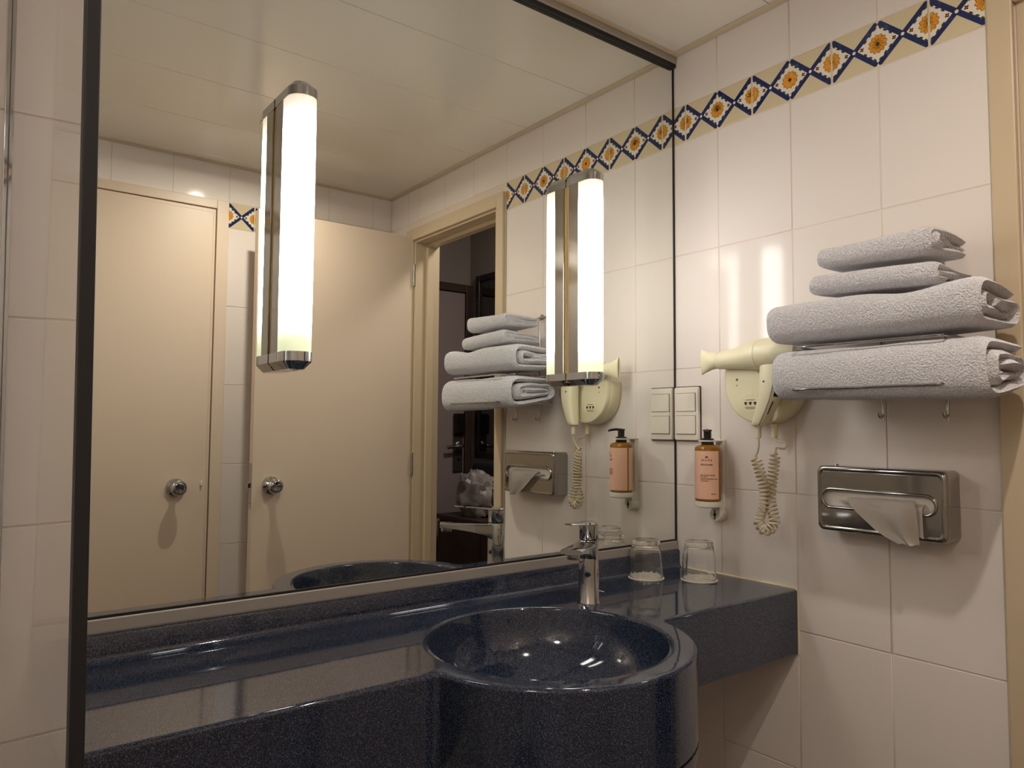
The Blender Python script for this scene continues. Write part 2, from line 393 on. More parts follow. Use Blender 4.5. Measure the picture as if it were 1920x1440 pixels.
part('base_ring', lathe(NB(), [(0.112, -0.0002), (0.112, -0.016), (0.104, -0.018), (0.100, -0.010)], (-2.02, -1.32, ZC), n=32, cap0=False, cap1=False), M_WHITEP, gb, True)
part('shade', lathe(NB(), [(0.101, -0.012), (0.096, -0.035), (0.074, -0.055), (0.035, -0.066), (0.001, -0.068)], (-2.02, -1.32, ZC), n=32, cap0=False), mat('shower_fill_shade', (0.9, 0.88, 0.85, 1), 0.4, emit=((1.0, 0.95, 0.88, 1), SHOWER_FILL_STRENGTH)), gb, True)

# ------------------------------------------------------------------ door frames, doors
bm = NB()                                                      # doorway casing and jamb in the right wall
box(bm, -0.014, 0.0, -0.7930, -0.7515, 0, 2.020, bev=0.003); 
box(bm, -0.014, 0.0, -1.4375, -1.3860, 0, 2.020, bev=0.003)
box(bm, -0.0139, 0.0, -1.3860, -0.7930, 1.972, 2.0199, bev=0.003)
casing = struct('trim_5', bm, M_CASING)
bm = NB()
box(bm, 0.0, 0.115, -0.812, DY0+0.004, 0, DZ+0.03); box(bm, 0.0, 0.115, DY1-0.004, DY1+0.008, 0, DZ+0.03); box(bm, 0.0, 0.115, DY1+0.008, -0.812, DZ-0.004, DZ+0.029)
box(bm, 0.050, 0.080, -0.826, -0.812, 0, DZ-0.004, bev=0.002); box(bm, 0.050, 0.080, DY1+0.008, DY1+0.022, 0, DZ-0.004, bev=0.002)
box(bm, 0.050, 0.080, DY1+0.022, -0.826, DZ-0.020, DZ-0.004, bev=0.002)
struct('trim_6', bm, M_CASING)
struct('trim_7', B(-0.0035, 0.0, -0.7515, -0.7475, 0.003, 2.02, bev=0.001), M_SILICONE)
def knob(parent, x, y, z, rose=0.033):
    """round chrome door knob on a face at y looking +y"""
    kb = part('knob', lathe(NB(), [(rose, 0), (rose, 0.004), (rose*.92, 0.010), (rose*.55, 0.014), (0.012, 0.017), (0.011, 0.030), (0.016, 0.036), (0.0255, 0.046),
                                   (0.0275, 0.054), (0.0255, 0.061), (0.019, 0.066), (0.0165, 0.0665), (0.0155, 0.0635), (0.001, 0.063)], (x, y, z), (0, 1, 0), n=36), M_CHROME, parent, True)
    kb['label'] = 'round chrome door knob'
    return kb
d1 = tag(link('door_1', None, None, (-0.004, -1.405, 0)), 'open cream flush door with chrome knob swung back beside the doorway', 'door', kind='structure')
part('leaf', B(-0.650, -0.006, -1.425, -1.387, 0.012, 1.988, bev=0.002), M_DOOR, d1)
knob(d1, -0.583, -1.387, 0.980)
fp = part('latch_plate', B(-0.6515, -0.6500, -1.418, -1.394, 0.90, 1.06, bev=0.0005), M_SATIN, d1)
part('latch_bolt', B(-0.660, -0.6514, -1.412, -1.400, 0.972, 0.990, bev=0.002), M_CHROME, d1)
part('strike_screw', lathe(NB(), [(0.004, 0), (0.003, 0.002)], (-0.6515, -1.406, 0.920), (-1, 0, 0), n=10), M_CHROME, d1)
for z in (0.25, 1.0, 1.78):
    part('hinge', lathe(NB(), [(0.0055, 0), (0.0055, 0.09)], (-0.004, -1.381, z), n=12), M_SATIN, d1, True)
d2 = tag(link('door_2', None, None, (-1.055, YB, 0)), 'closed cream flush door with chrome knob in the back wall', 'door', kind='structure')
bm = NB()
box(bm, LD0, LD0+0.043, YB, YB+0.013, 0, LZ, bev=0.002); box(bm, LD1-0.0435, LD1, YB, YB+0.013, 0, LZ, bev=0.002); box(bm, LD0+0.043, LD1-0.0435, YB, YB+0.0129, LZ-0.034, LZ-.0001, bev=0.002)
part('door_frame', bm, M_DOOR, d2)
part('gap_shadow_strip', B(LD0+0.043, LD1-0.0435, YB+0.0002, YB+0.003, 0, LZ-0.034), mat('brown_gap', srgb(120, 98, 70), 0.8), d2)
bm = NB(); x0, x1 = LD0+0.0455, LD1-0.0465
box(bm, x0, x1, YB+0.003, YB+0.008, 0.01, LZ-0.037, bev=0.0015); box(bm, x0+0.010, x1-0.010, YB+0.006, YB+0.017, 0.01, LZ-0.050, bev=0.003)
part('leaf', bm, M_DOOR, d2)
knob(d2, -0.862, YB+0.017, 0.972)
part('catch', B(-0.777, -0.770, YB+0.017, YB+0.026, 0.975, 0.992, bev=0.002), M_PAPER, d2)

# ------------------------------------------------------------------ the hall beyond the doorway
HX, HY = 1.00, -2.456
bm = NB(); box(bm, HX, HX+0.1, HY-0.1, 0.4, 0, 2.5)
wall_hall = struct('wall_hall_side', bm, M_HALLW)
bm = NB(); box(bm, 0.10, HX, HY-0.10, HY, 0, 2.5)
struct('wall_hall_end', bm, M_HALLW)
struct('wall_hall_near', B(0.0, 0.10, HY-0.1, YB-0.1, 0, 2.5), M_HALLW)
struct('wall_hall_far', B(0.10, HX, 0.40, 0.5, 0, 2.5), M_HALLW)
struct('floor_hall', B(0.10, HX, HY, 0.4, -0.05, 0.0), M_CARPET)
hl = tag(link('hall_fill_lamp', None, None, (0.52, -0.95, 2.40)), 'unseen round fill lamp added to brighten the dim hall beyond the doorway', 'fill lamp')  # assumed lamp out of view, added to lift the dark hall
part('base_ring', lathe(NB(), [(0.125, -0.0002), (0.125, -0.020), (0.118, -0.022), (0.115, -0.010)], (0.52, -0.95, 2.40), n=32, cap0=False, cap1=False), M_SATIN, hl, True)
part('shade', lathe(NB(), [(0.116, -0.012), (0.110, -0.040), (0.085, -0.060), (0.04, -0.070), (0.001, -0.072)], (0.52, -0.95, 2.40), n=32, cap0=False), mat('hall_fill_shade', (0.9, 0.88, 0.85, 1), 0.4, emit=((1.0, 0.93, 0.88, 1), HALL_FILL_STRENGTH)), hl, True)
struct('ceiling_hall', B(0.10, HX, HY, 0.4, 2.40, 2.5), M_HALLW)
d3 = tag(link('door_3', None, None, (0.55, HY, 0)), 'mauve grey entrance door with black lock unit at the end of the hall', 'door', kind='structure')
part('leaf', B(0.13, 0.948, HY+0.001, HY+0.024, 0.01, 2.007, bev=0.003), M_HALLD, d3)
bm = NB(); box(bm, 0.952, 0.998, HY+0.001, HY+0.034, 0, 2.06, bev=0.003); box(bm, 0.11, 0.952, HY+0.001, HY+0.034, 2.012, 2.06, bev=0.003)
part('door_frame', bm, M_BROWNW, d3)
part('closer', B(0.38, 0.60, HY+0.024, HY+0.062, 2.004-0.065, 2.004-0.022, bev=0.006), M_GUN, d3)
part('lock_plate', B(0.868, 0.936, HY+0.024, HY+0.034, 0.925, 1.190, bev=0.004), M_GUN, d3)
part('lock_unit', B(0.866, 0.938, HY+0.024, HY+0.062, 1.150, 1.275, bev=0.010, seg=3), M_BLACKP, d3)
hd = part('lever', tube(NB(), smooth_path([(0.905, HY+0.034, 1.082), (0.905, HY+0.072, 1.082), (0.895, HY+0.080, 1.082), (0.85, HY+0.080, 1.078), (0.795, HY+0.080, 1.074)], 5), [0.012]*14+[0.010]*7, n=12), M_SATIN, d3, True)
part('rose', lathe(NB(), [(0.025, 0), (0.025, 0.006), (0.02, 0.009)], (0.905, HY+0.034, 1.082), (0, 1, 0), n=20), M_SATIN, d3, True)
part('keyhole', lathe(NB(), [(0.009, 0), (0.008, 0.003)], (0.905, HY+0.034, 1.000), (0, 1, 0), n=14), M_BLACKP, d3)
hm = thing('hall_mirror', 'tall black framed mirror on the hall wall beyond the doorway', 'mirror', (HX, -1.96, 1.55))
bm = NB()
for y0, y1, z0, z1 in ((-2.362, -2.325, 1.010, 2.105), (-1.60, -1.563, 1.010, 2.105), (-2.325, -1.60, 2.068, 2.105), (-2.325, -1.60, 1.010, 1.047)):
    box(bm, HX-0.024, HX-0.001, y0, y1, z0, z1, bev=0.003)
part('frame', bm, M_BLACKP, hm)
part('glass', B(HX-0.010, HX-0.004, -2.325, -1.60, 1.047, 2.068), M_PIC, hm)
cb = thing('hall_cabinet', 'dark brown wooden cabinet under the black framed hall mirror', 'cabinet', (0.80, -2.0, 0))
part('body', B(0.70, HX-0.004, -2.30, -1.45, 0.06, 0.68, bev=0.003), M_BROWNW, cb)
part('top', B(0.685, HX-0.002, -2.315, -1.435, 0.68, 0.705, bev=0.003), M_BROWNW, cb)
part('plinth', B(0.73, HX-0.02, -2.27, -1.48, 0.0, 0.06), M_BROWNW, cb)
for y0, y1 in ((-2.29, -1.88), (-1.87, -1.46)):
    dr = part('cabinet_door', B(0.684, 0.70, y0, y1, 0.075, 0.665, bev=0.002), M_BROWNW, cb)
    part('pull', lathe(NB(), [(0.006, 0), (0.006, 0.012), (0.011, 0.018), (0.008, 0.024)], (0.684, -1.92 if y0 < -2 else -1.83, 0.40), (-1, 0, 0), n=12), M_SATIN, dr, True)
def lumpy(bm, cx, cy, cz, rx, ry, rz, seed, amp, fold, nu=30, nv=20):
    rings = []
    for j in range(nv+1):
        t = -PI/2+PI*j/nv; ring = []
        for i in range(nu):
            a = 2*PI*i/nu; d = Vector((math.cos(t)*math.cos(a), math.cos(t)*math.sin(a), math.sin(t)))
            k = 1+amp*noise.noise(d*2.3+Vector((seed, 0, 0)))+fold*abs(noise.noise(d*6+Vector((0, seed, 0))))
            z = max(cz+rz*d.z*k, cz-rz*0.93)
            ring.append((cx+rx*d.x*k, cy+ry*d.y*k, z))
        rings.append(ring)
    return loft(bm, rings)
wb = part('plastic_bag', lumpy(NB(), 0.795, -2.08, 0.816, 0.085, 0.120, 0.12, 3.1, 0.35, 0.45), M_BAGW, None, True, loc=(0.795, -2.08, 0.705))
tag(wb, 'crumpled white plastic bag on the hall cabinet under the mirror', 'bag')
bb = thing('black_bag', 'black fabric bag behind the white plastic bag in the hall', 'bag', (0.955, -2.05, 0.705))
part('body', B(0.915, HX-0.028, -2.305, -1.75, 0.7055, 0.985, bev=0.02, seg=3), M_BAGB, bb, True)
part('carry_handle', tube(NB(), smooth_path([(0.948, -2.12, 0.98), (0.948, -2.10, 1.004), (0.948, -2.03, 1.008), (0.948, -1.96, 1.004), (0.948, -1.94, 0.98)], 5), 0.006, n=8), M_BAGB, bb, True)

# ------------------------------------------------------------------ wall mirror with its rails
wm = thing('wall_mirror', 'large frameless mirror above the blue counter with bronze rails', 'mirror', (-0.70, 0.0, 0.905))
part('mirror_glass', B(-1.399, -0.0045, 0.0, 0.0014, 0.9050, 2.168), M_MIRROR, wm)
bm = NB(); prism(bm, [(-0.0005, 2.172), (-0.010, 2.172), (-0.013, 2.176), (-0.013, 2.188), (-0.011, 2.1915), (-0.0005, 2.1915)], lambda a, b, d: (d, a, b), -1.399, -0.0025)
part('top_rail', bm, M_RAIL, wm)
part('top_seal', B(-1.399, -0.0025, -0.011, -0.0003, 2.1615, 2.1718, bev=0.001), M_BLACK, wm)
bm = NB(); prism(bm, [(-0.0005, 0.8835), (-0.0045, 0.8835), (-0.0052, 0.886), (-0.0052, 0.9035), (-0.004, 0.9052), (-0.0005, 0.9052)], lambda a, b, d: (d, a, b), -1.399, -0.0015)
part('bottom_rail', bm, M_RAIL, wm)
part('bottom_seal', B(-1.399, -0.0015, -0.0022, -0.0003, 0.9053, 0.9092), M_BLACK, wm)
part('edge_seal', B(-0.0044, -0.0008, -0.0022, 0.0012, 0.9093, 2.1614), M_BLACK, wm)

# ------------------------------------------------------------------ vanity lamps
def lamp(xl, label):
    t = thing('vanity_lamp', label, 'wall lamp', (xl+0.026, 0, 1.54), 'vanity lamps on the mirror')
    r = 0.0262; xc = xl+r; d0 = 0.0615; dh = 0.041
    def U(rad, y_back, dd, k=14):                              # U outline: flat back at y_back, round front
        pts = [(xc-rad, y_back)]
        for i in range(k+1):
            a = PI+PI*i/k; pts.append((xc+rad*math.cos(a), -dd+rad*math.sin(a)))
        pts.append((xc+rad, y_back)); return pts
    part('back_plate', B(xc-r+0.004, xc+r-0.004, -0.0085, -0.0004, 1.300, 1.775), M_BACKPL, t)
    part('housing', B(xc-r+0.0006, xc+r-0.0006, -dh, -0.0085, 1.318, 1.764, bev=0.001), M_SATIN if False else M_CHROME2, t)
    bm = NB(); prism(bm, U(r-0.0012, -dh+0.0006, d0), lambda a, b, d: (a, b, d), 1.3205, 1.7615)
    part('diffuser', bm, M_DIFF, t, True)
    for sg, z0, z1, z2 in ((-1, 1.3215, 1.3055, 1.2925), (1, 1.7605, 1.7765, 1.7895)):
        bm = NB(); yb = -0.0025
        def ring(z, inset):
            q = []
            for a, b in U(r, yb, d0): 
                cx, cy = xc, -0.050
                q.append((cx+(a-cx)*(1-inset/r), (b if abs(b-yb) < 1e-6 else cy+(b-cy)*(1-inset/r)), z))
            return q
        loft(bm, [ring(z0, 0), ring(z1, 0), ring(z2, 0.011)])
        part('end_cap', bm, M_CHROME, t, True)
    return t
lamp(-1.0752, 'lit vertical mirror lamp with chrome ends, the nearer one above the left counter')
lamp(-0.3850, 'lit vertical mirror lamp with chrome ends, the farther one beside the right wall')

# ------------------------------------------------------------------ counter with basin
ZT_, ZF = 0.8408, 0.6975
vc = thing('washbasin_counter', 'dark blue speckled counter with a round integrated washbasin below the mirror', 'counter', (-0.70, -0.17, ZF))
BX, BY, RI, RO, FY = -0.690, -0.300, 0.203, 0.2475, -0.3425
def circ(r, n=96): return [(BX+r*math.cos(2*PI*k/n), BY+r*math.sin(2*PI*k/n)) for k in range(n)]
def outline():
    rf = 0.010; pts = [(-1.399, -0.0012), (-1.399, FY)]
    hx = math.sqrt((RO+rf)**2-(FY-rf-BY)**2); cyf = FY-rf
    aL = math.atan2(cyf-BY, -hx)                               # direction from basin centre to left fillet centre
    for k in range(7):
        a = PI/2+(k/6)*((aL+PI)-PI/2 if aL+PI > 0 else aL+PI-PI/2); a = PI/2+(k/6)*(aL+PI-PI/2)
        pts.append((BX-hx+rf*math.cos(a), cyf+rf*math.sin(a)))
    aR = math.atan2(cyf-BY, hx)
    for k in range(1, 60):
        a = (aL % (2*PI))+((aR % (2*PI))-(aL % (2*PI)))*k/60; pts.append((BX+RO*math.cos(a), BY+RO*math.sin(a)))
    for k in range(7):
        a0 = aR+PI; a = a0+(k/6)*(PI/2-a0); pts.append((BX+hx+rf*math.cos(a), cyf+rf*math.sin(a)))
    pts += [(-0.0012, FY), (-0.0012, -0.0012)]
    return pts
extruded('worktop', [outline(), circ(RI+0.004)], ZF, ZT_, 0.0065, M_RESIN, vc, res=3)
def basin_prof():
    p = [(RI+0.0045, 0.0), (RI-0.0005, -0.0035), (RI-0.002, -0.010)]
    for k in range(1, 15):
        a = k/14*PI/2; p.append(((RI-0.004)*math.cos(a)**0.72 if k < 14 else 0.022, -0.012-0.128*math.sin(a)**1.05))
    return p
bp = basin_prof()
part('basin_bowl', lathe(NB(), [(RI+0.004, -0.142)]+[(RI+0.0042, -0.006)]+[(r, h) for r, h in bp[1:]], (BX, BY, ZT_), n=80, cap0=False, cap1=False), M_RESIN, vc, True)
part('basin_underside', lathe(NB(), [(RO-0.0001, -0.006), (RO-0.0001, -0.150), (RO-0.006, -0.170), (RO-0.022, -0.188), (RO-0.05, -0.197), (0.03, -0.20)], (BX, BY, ZT_-0.136), n=80, cap0=False) if False else
     lathe(NB(), [(RO-0.0002, -0.1440), (RO-0.0002, -0.160), (RO-0.004, -0.172), (RO-0.016, -0.186), (RO-0.04, -0.194), (0.03, -0.197)], (BX, BY, ZT_), n=80), M_RESIN, vc, True)
part('drain', lathe(NB(), [(0.026, -0.1385), (0.024, -0.136), (0.018, -0.1355), (0.016, -0.138)], (BX, BY, ZT_), n=28), M_CHROME, vc, True)
bm = NB(); prism(bm, [(-0.0008, 0.8409), (-0.0225, 0.8409), (-0.0150, 0.8432), (-0.0115, 0.8475), (-0.0105, 0.853), (-0.0105, 0.879), (-0.0085, 0.8825), (-0.0055, 0.8832), (-0.0008, 0.8832)], lambda a, b, d: (d, a, b), -1.399, -0.0012)
part('upstand', bm, M_RESIN, vc, True)
bm = NB(); tube(bm, [(-0.0012, -0.012, ZT_+0.0006), (-0.0012, FY+0.007, ZT_+0.0006), (-0.0012, FY+0.001, ZT_-0.004), (-0.0012, FY-0.0006, ZT_-0.010), (-0.0012, FY-0.0006, ZF+0.002)], 0.0024, n=8)
part('sealant', bm, M_SILICONE, vc, True)

# ------------------------------------------------------------------ faucet
FX, FYY = -0.4634, -0.1604
ft = thing('faucet', 'chrome single lever faucet on the blue counter behind the basin', 'faucet', (FX, FYY, ZT_))
part('body', lathe(NB(), [(0.0235, 0.0003), (0.0235, 0.003), (0.0212, 0.006), (0.0205, 0.06), (0.0202, 0.1250), (0.0195, 0.1268)], (FX, FYY, ZT_), n=40), M_CHROME, ft, True)
part('groove_ring', lathe(NB(), [(0.0175, 0.1262), (0.0175, 0.1296)], (FX, FYY, ZT_), n=32), M_BLACKP, ft, True)
part('cap', lathe(NB(), [(0.0188, 0.1292), (0.0194, 0.1304), (0.0194, 0.1578), (0.0185, 0.1586)], (FX, FYY, ZT_), n=40), M_CHROME, ft, True)
sd = Vector((-0.1124, -0.0722, 0)).normalized(); sn = Vector((-sd.y, sd.x, 0)); F0 = Vector((FX, FYY, 0))
def sp_ring(dist, wd, zt, zb):
    c = F0+sd*dist; e = wd*0.34
    return [c+sn*q+Vector((0, 0, z)) for q, z in ((wd/2, zt-0.003), (wd/2-e*.4, zt), (-wd/2+e*.4, zt), (-wd/2, zt-0.003), (-wd/2, zb+0.004 if zt-zb > .012 else zb+.002), (-wd/2+e, zb), (wd/2-e, zb), (wd/2, zb+0.004 if zt-zb > .012 else zb+.002))]
bm = loft(NB(), [sp_ring(0.010, 0.036, 0.9668, 0.926), sp_ring(0.030, 0.041, 0.9670, 0.938), sp_ring(0.06, 0.0425, 0.9675, 0.9450), sp_ring(0.10, 0.043, 0.9685, 0.9520), sp_ring(0.130, 0.043, 0.9690, 0.9560), sp_ring(0.1345, 0.042, 0.9680, 0.9575)])
part('spout', bm, M_CHROME, ft, True)
a_ = F0+sd*0.119
part('aerator', lathe(NB(), [(0.0118, 0.9480), (0.0125, 0.9500), (0.0125, 0.9560)], (a_.x, a_.y, 0), n=24), M_SATIN, ft, True)
ld = Vector((-0.0919, -0.0409, 0)).normalized(); ln = Vector((-ld.y, ld.x, 0))
def lv_ring(dist, wd, z0, z1):
    c = F0+ld*dist
    return [c+ln*q+Vector((0, 0, z)) for q, z in ((wd/2, z0+.001), (wd/2-.003, z1), (-wd/2+.003, z1), (-wd/2, z0+.001), (-wd/2+.003, z0), (wd/2-.003, z0))]
zl = ZT_+0.1584
lv = [(-0.0194, 0.008), (-0.0175, 0.0196), (-0.013, 0.0304), (-0.006, 0.0384), (0.002, 0.0396), (0.012, 0.0372), (0.022, 0.0330), (0.04, 0.0290), (0.08, 0.0240), (0.097, 0.0210), (0.1006, 0.0165)]
part('lever', loft(NB(), [lv_ring(d, wd, zl+max(0, d-.012)*0.100, zl+0.0052+max(0, d-.012)*0.080) for d, wd in lv]), M_CHROME, ft, True)
bk = F0-sd*0.026-Vector((0.0, -0.008, 0)); 
part('pop_up_rod', tube(NB(), smooth_path([(FX+0.018, FYY+0.012, ZT_+0.019), (FX+0.030, FYY+0.006, ZT_+0.019), (FX+0.040, FYY-0.004, ZT_+0.0165)], 4), 0.0016, n=8), M_CHROME, ft, True)

# ------------------------------------------------------------------ tumblers on paper covers
def tumbler(x, y, lab_g, lab_p, seed):
    random.seed(seed); zb = ZT_+0.0004
    bm = NB(); n = 64; top = bm.verts.new((x, y, zb+0.0105)); prev = None
    for j in range(1, 15):
        r = 0.0425*j/14; ring = []
        for i in range(n):
            a = 2*PI*i/n; rim = r > 0.0365
            z = 0.0007+(0.0 if rim else (0.0010+0.0130*abs(noise.noise(Vector((math.cos(a)*r*120+seed, math.sin(a)*r*120, seed))))+0.004*(1-(r/.0365)**4)*0.6))
            if rim: z += 0.0004*math.sin(a*11)*(r-0.0365)/0.006+0.0004
            ring.append(bm.verts.new((x+r*math.cos(a), y+r*math.sin(a), zb+z)))
        if prev is None:
            for i in range(n): bm.faces.new((top, ring[i], ring[(i+1) % n]))
        else:
            for i in range(n): bm.faces.new((prev[i], ring[i], ring[(i+1) % n], prev[(i+1) % n]))
        prev = ring
    low = [bm.verts.new((v.co.x, v.co.y, zb)) for v in prev]
    for i in range(n): bm.faces.new((prev[i], low[i], low[(i+1) % n], prev[(i+1) % n]))
    bm.faces.new(low[::-1])
    p = part('paper_cover', bm, M_PAPER, None, True, loc=(x, y, zb)); tag(p, lab_p, 'paper cover', 'paper covers under the tumblers')
    z0 = zb+0.0019
    def mod(a, h):
        k = max(0, min(1, (h-0.008)/0.014))*max(0, min(1, (0.0735-h)/0.006)); q = 2*PI/9
        return 1+k*(math.cos(q/2)/math.cos((a % q)-q/2)*1.035-1.02)
    prof = [(0.0388, 0.0008), (0.0395, 0.0), (0.0402, 0.0008), (0.0402, 0.004), (0.0396, 0.016), (0.0386, 0.034), (0.0368, 0.055), (0.0350, 0.068), (0.0338, 0.0725), (0.0334, 0.075), (0.0330, 0.083), (0.0318, 0.0870), (0.0290, 0.0885), (0.0225, 0.0880), (0.020, 0.0868), (0.0002, 0.0866)]
    inner = [(0.0388, 0.0008), (0.0386, 0.004), (0.0376, 0.018), (0.0362, 0.04), (0.0340, 0.060), (0.0318, 0.0705), (0.0280, 0.0745), (0.018, 0.0755), (0.0001, 0.0757)]
    bm = NB(); lathe(bm, inner[::-1][:-1]+prof, (x, y, z0), n=108, mod=lambda a, h: mod(a, h), cap0=True, cap1=True)
    g = part('tumbler', bm, M_CLEAR, None, True, loc=(x, y, z0), angle=60); tag(g, lab_g, 'glass', 'upturned tumblers on the counter')
tumbler(-0.180, -0.058, 'upturned clear tumbler between the faucet and the mirror corner', 'white crinkled paper cover under the tumbler nearer the faucet', 3)
tumbler(-0.096, -0.148, 'upturned clear tumbler beside the tiled wall below the soap dispenser', 'white crinkled paper cover under the tumbler beside the tiled wall', 8)

# ------------------------------------------------------------------ light switch
sw = thing('light_switch', 'ivory double rocker switch plate on the tiles at the mirror edge', 'switch', (0, -0.042, 1.234))
P3 = lambda a, b, d: (-d, a, b)
part('gasket', prism(NB(), rrect(-0.0835, -0.0035, 1.1630, 1.3040, 0.004), P3, 0.0002, 0.0030), M_BLACK, sw)
bm = NB(); loft(bm, [[P3(a, b, d) for a, b in rrect(-0.0815+i, -0.0035-i, 1.1650+i, 1.3020-i, 0.005)] for d, i in ((0.0030, 0), (0.0085, 0.0002), (0.0105, 0.0016), (0.0110, 0.004))])
part('frame', bm, M_IVORY2, sw, True)
part('divider', prism(NB(), rrect(-0.0745, -0.0105, 1.2285, 1.2385, 0.001), P3, 0.0108, 0.0128), M_IVORY2, sw)
for z0, z1 in ((1.1815, 1.2275), (1.2395, 1.2855)):
    bm = NB(); loft(bm, [[P3(a, b, d) for a, b in rrect(-0.0730+i, -0.0120-i, z0+i, z1-i, 0.0012, 3)] for d, i in ((0.0108, 0), (0.0135, 0.0), (0.0143, 0.001))])
    part('rocker', bm, M_IVORY2, sw)
    bm = NB(); loft(bm, [[P3(a, b, 0.0111) for a, b in rrect(-0.0742, -0.0108, z0-.0012, z1+.0012, 0.001, 3)], [P3(a, b, 0.0113) for a, b in rrect(-0.0730, -0.0120, z0, z1, 0.001, 3)]], cap0=False, cap1=False)
    part('rocker_gap', bm, M_DARKGAP, sw)

# ------------------------------------------------------------------ soap dispenser in its bracket
SX, SY = -0.0555, -0.1440
br = thing('soap_bracket', 'white plastic wall bracket holding the soap bottle beside the mirror', 'bracket', (0, SY, 0.97))
bm = NB(); loft(bm, [[P3(a, b, d) for a, b in rrect(SY-0.0135+i, SY+0.0115-i, 0.984+i, 1.1690-i, 0.004)] for d, i in ((0.0003, 0), (0.010, 0), (0.012, 0.002))])
part('back_bar', bm, M_WHITEP, br, True)
bm = NB(); loft(bm, [[(SX+0.0325*s*math.cos(a)*1.0, SY+0.0325*s*math.sin(a), z) for a in [2*PI*k/36 for k in range(36)]] for z, s in ((1.0075, 0.80), (1.0100, 0.98), (1.0210, 1.0), (1.0225, 0.985))])
box(bm, -0.030, -0.0004, SY-0.012, SY+0.012, 1.0085, 1.0215)
part('shelf', bm, M_WHITEP, br, True)
bm = NB(); loft(bm, [[(-x, y, z) for y, z in [(SY+0.0165*s*math.cos(2*PI*k/30), 0.9865+0.0165*s*math.sin(2*PI*k/30)) for k in range(30)]] for x, s in ((0.0003, 1), (0.027, 1), (0.030, 0.9))])
box(bm, -0.028, -0.0004, SY-0.012, SY+0.012, 0.990, 1.0095, bev=0.002)
part('lock_tab', bm, M_WHITEP, br, True)
bm = NB(); lathe(bm, [(0.0045, 0.0300), (0.0038, 0.0312)], (0, SY+0.0005, 0.9875), (-1, 0, 0), n=14); box(bm, -0.0310, -0.0298, SY-0.0009, SY+0.0019, 0.9760, 0.9990)
part('key_slot', bm, M_BLACKP, br)
bm = NB(); box(bm, -0.044, -0.0004, SY-0.0125, SY+0.0125, 1.1645, 1.1680, bev=0.001)
q = lathe(NB(), [(0.0137, 0.0), (0.0225, 0.0), (0.0225, 0.0034), (0.0137, 0.0034), (0.0137, 0.0)], (SX, SY, 1.1645), n=32, cap0=False, cap1=False)
me_ = bpy.data.meshes.new('t'); q.to_mesh(me_); q.free(); bm.from_mesh(me_); bpy.data.meshes.remove(me_)
part('neck_arm', bm, M_WHITEP, br, True)
sb = thing('soap_dispenser', 'amber soap bottle with peach label and black pump in the white wall bracket', 'soap dispenser', (SX, SY, 1.023))
RB = 0.0305
part('bottle', lathe(NB(), [(0.024, 1.0232), (RB-0.002, 1.0234), (RB, 1.0255), (RB, 1.1465), (RB-0.001, 1.1510), (RB-0.006, 1.1550), (0.0150, 1.1570), (0.0140, 1.1580)], (SX, SY, 0), n=56), M_AMBER, sb, True)
part('collar', lathe(NB(), [(0.0150, 1.1560), (0.0150, 1.1640), (0.0132, 1.1645), (0.0132, 1.1690), (0.0152, 1.1695), (0.0152, 1.1715), (0.0120, 1.1725)], (SX, SY, 0), n=36), M_BLACKP, sb, True)
pm = part('pump', lathe(NB(), [(0.0090, 1.1722), (0.0090, 1.1890), (0.0108, 1.1900), (0.0108, 1.1925), (0.0085, 1.1935)], (SX, SY, 0), n=30), M_BLACKP, sb, True)
part('nozzle', tube(NB(), smooth_path([(SX, SY, 1.1912), (SX-0.012, SY-0.008, 1.1918), (SX-0.024, SY-0.017, 1.1900), (SX-0.029, SY-0.0205, 1.1870)], 4), [0.0035]*9+[0.0028]*4, n=10), M_BLACKP, pm, True)
def sector(bm, r, a0, a1, z0, z1, n=28):
    return loft(bm, [[(SX+r*math.cos(math.radians(a0+(a1-a0)*k/n)), SY+r*math.sin(math.radians(a0+(a1-a0)*k/n)), z) for k in range(n+1)] for z in (z0, z1)], False, False, closed=False)
lb = part('label', sector(NB(), RB+0.0004, 104, 271, 1.0285, 1.1425), M_LABEL, sb, True)
part('back_label', sector(NB(), RB+0.0004, 20, 96, 1.0285, 1.1425), M_LABEL, sb, True)
def lines(rows, ca=213.0):
    bm = NB()
    for txt, z, size, al, da in rows:
        t = text_bm(txt, size, al)
        for v in t.verts:
            a = math.radians(ca+da)+v.co.x/RB
            v.co = (SX+(RB+0.0007)*math.cos(a), SY+(RB+0.0007)*math.sin(a), z+v.co.y)
        me = bpy.data.meshes.new('t'); t.to_mesh(me); t.free(); bm.from_mesh(me); bpy.data.meshes.remove(me)
    return bm
for row in (('N U X E', 1.1185, 0.0068, 'CENTER', 0), ('R\u00caVE DE MIEL', 1.1085, 0.0048, 'CENTER', 0), ('GEL LAVANT MAINS', 1.0838, 0.0038, 'LEFT', -28), ('ET CORPS', 1.0800, 0.0034, 'LEFT', -28),
    ('HAND AND BODY GEL', 1.0750, 0.0040, 'LEFT', -28), ('CLEANSING', 1.0705, 0.0036, 'LEFT', -28), ('300 ML', 1.0395, 0.0040, 'LEFT', 18)):
    part('lettering', lines([row]), M_INK, lb)
bm = NB()                                                      # small tree emblem above the name
for dx, dz, rad in ((0, 0, 0.0016), (-0.0022, -0.0004, 0.0014), (0.0022, -0.0004, 0.0014), (-0.0010, 0.0010, 0.0012), (0.0010, 0.0010, 0.0012)):
    bm.faces.new([bm.verts.new((SX+(RB+0.0007)*math.cos(math.radians(213)+(dx+rad*math.cos(k*PI/5))/RB), SY+(RB+0.0007)*math.sin(math.radians(213)+(dx+rad*math.cos(k*PI/5))/RB), 1.1280+dz+rad*math.sin(k*PI/5))) for k in range(10)])
part('emblem', bm, M_INK, lb)

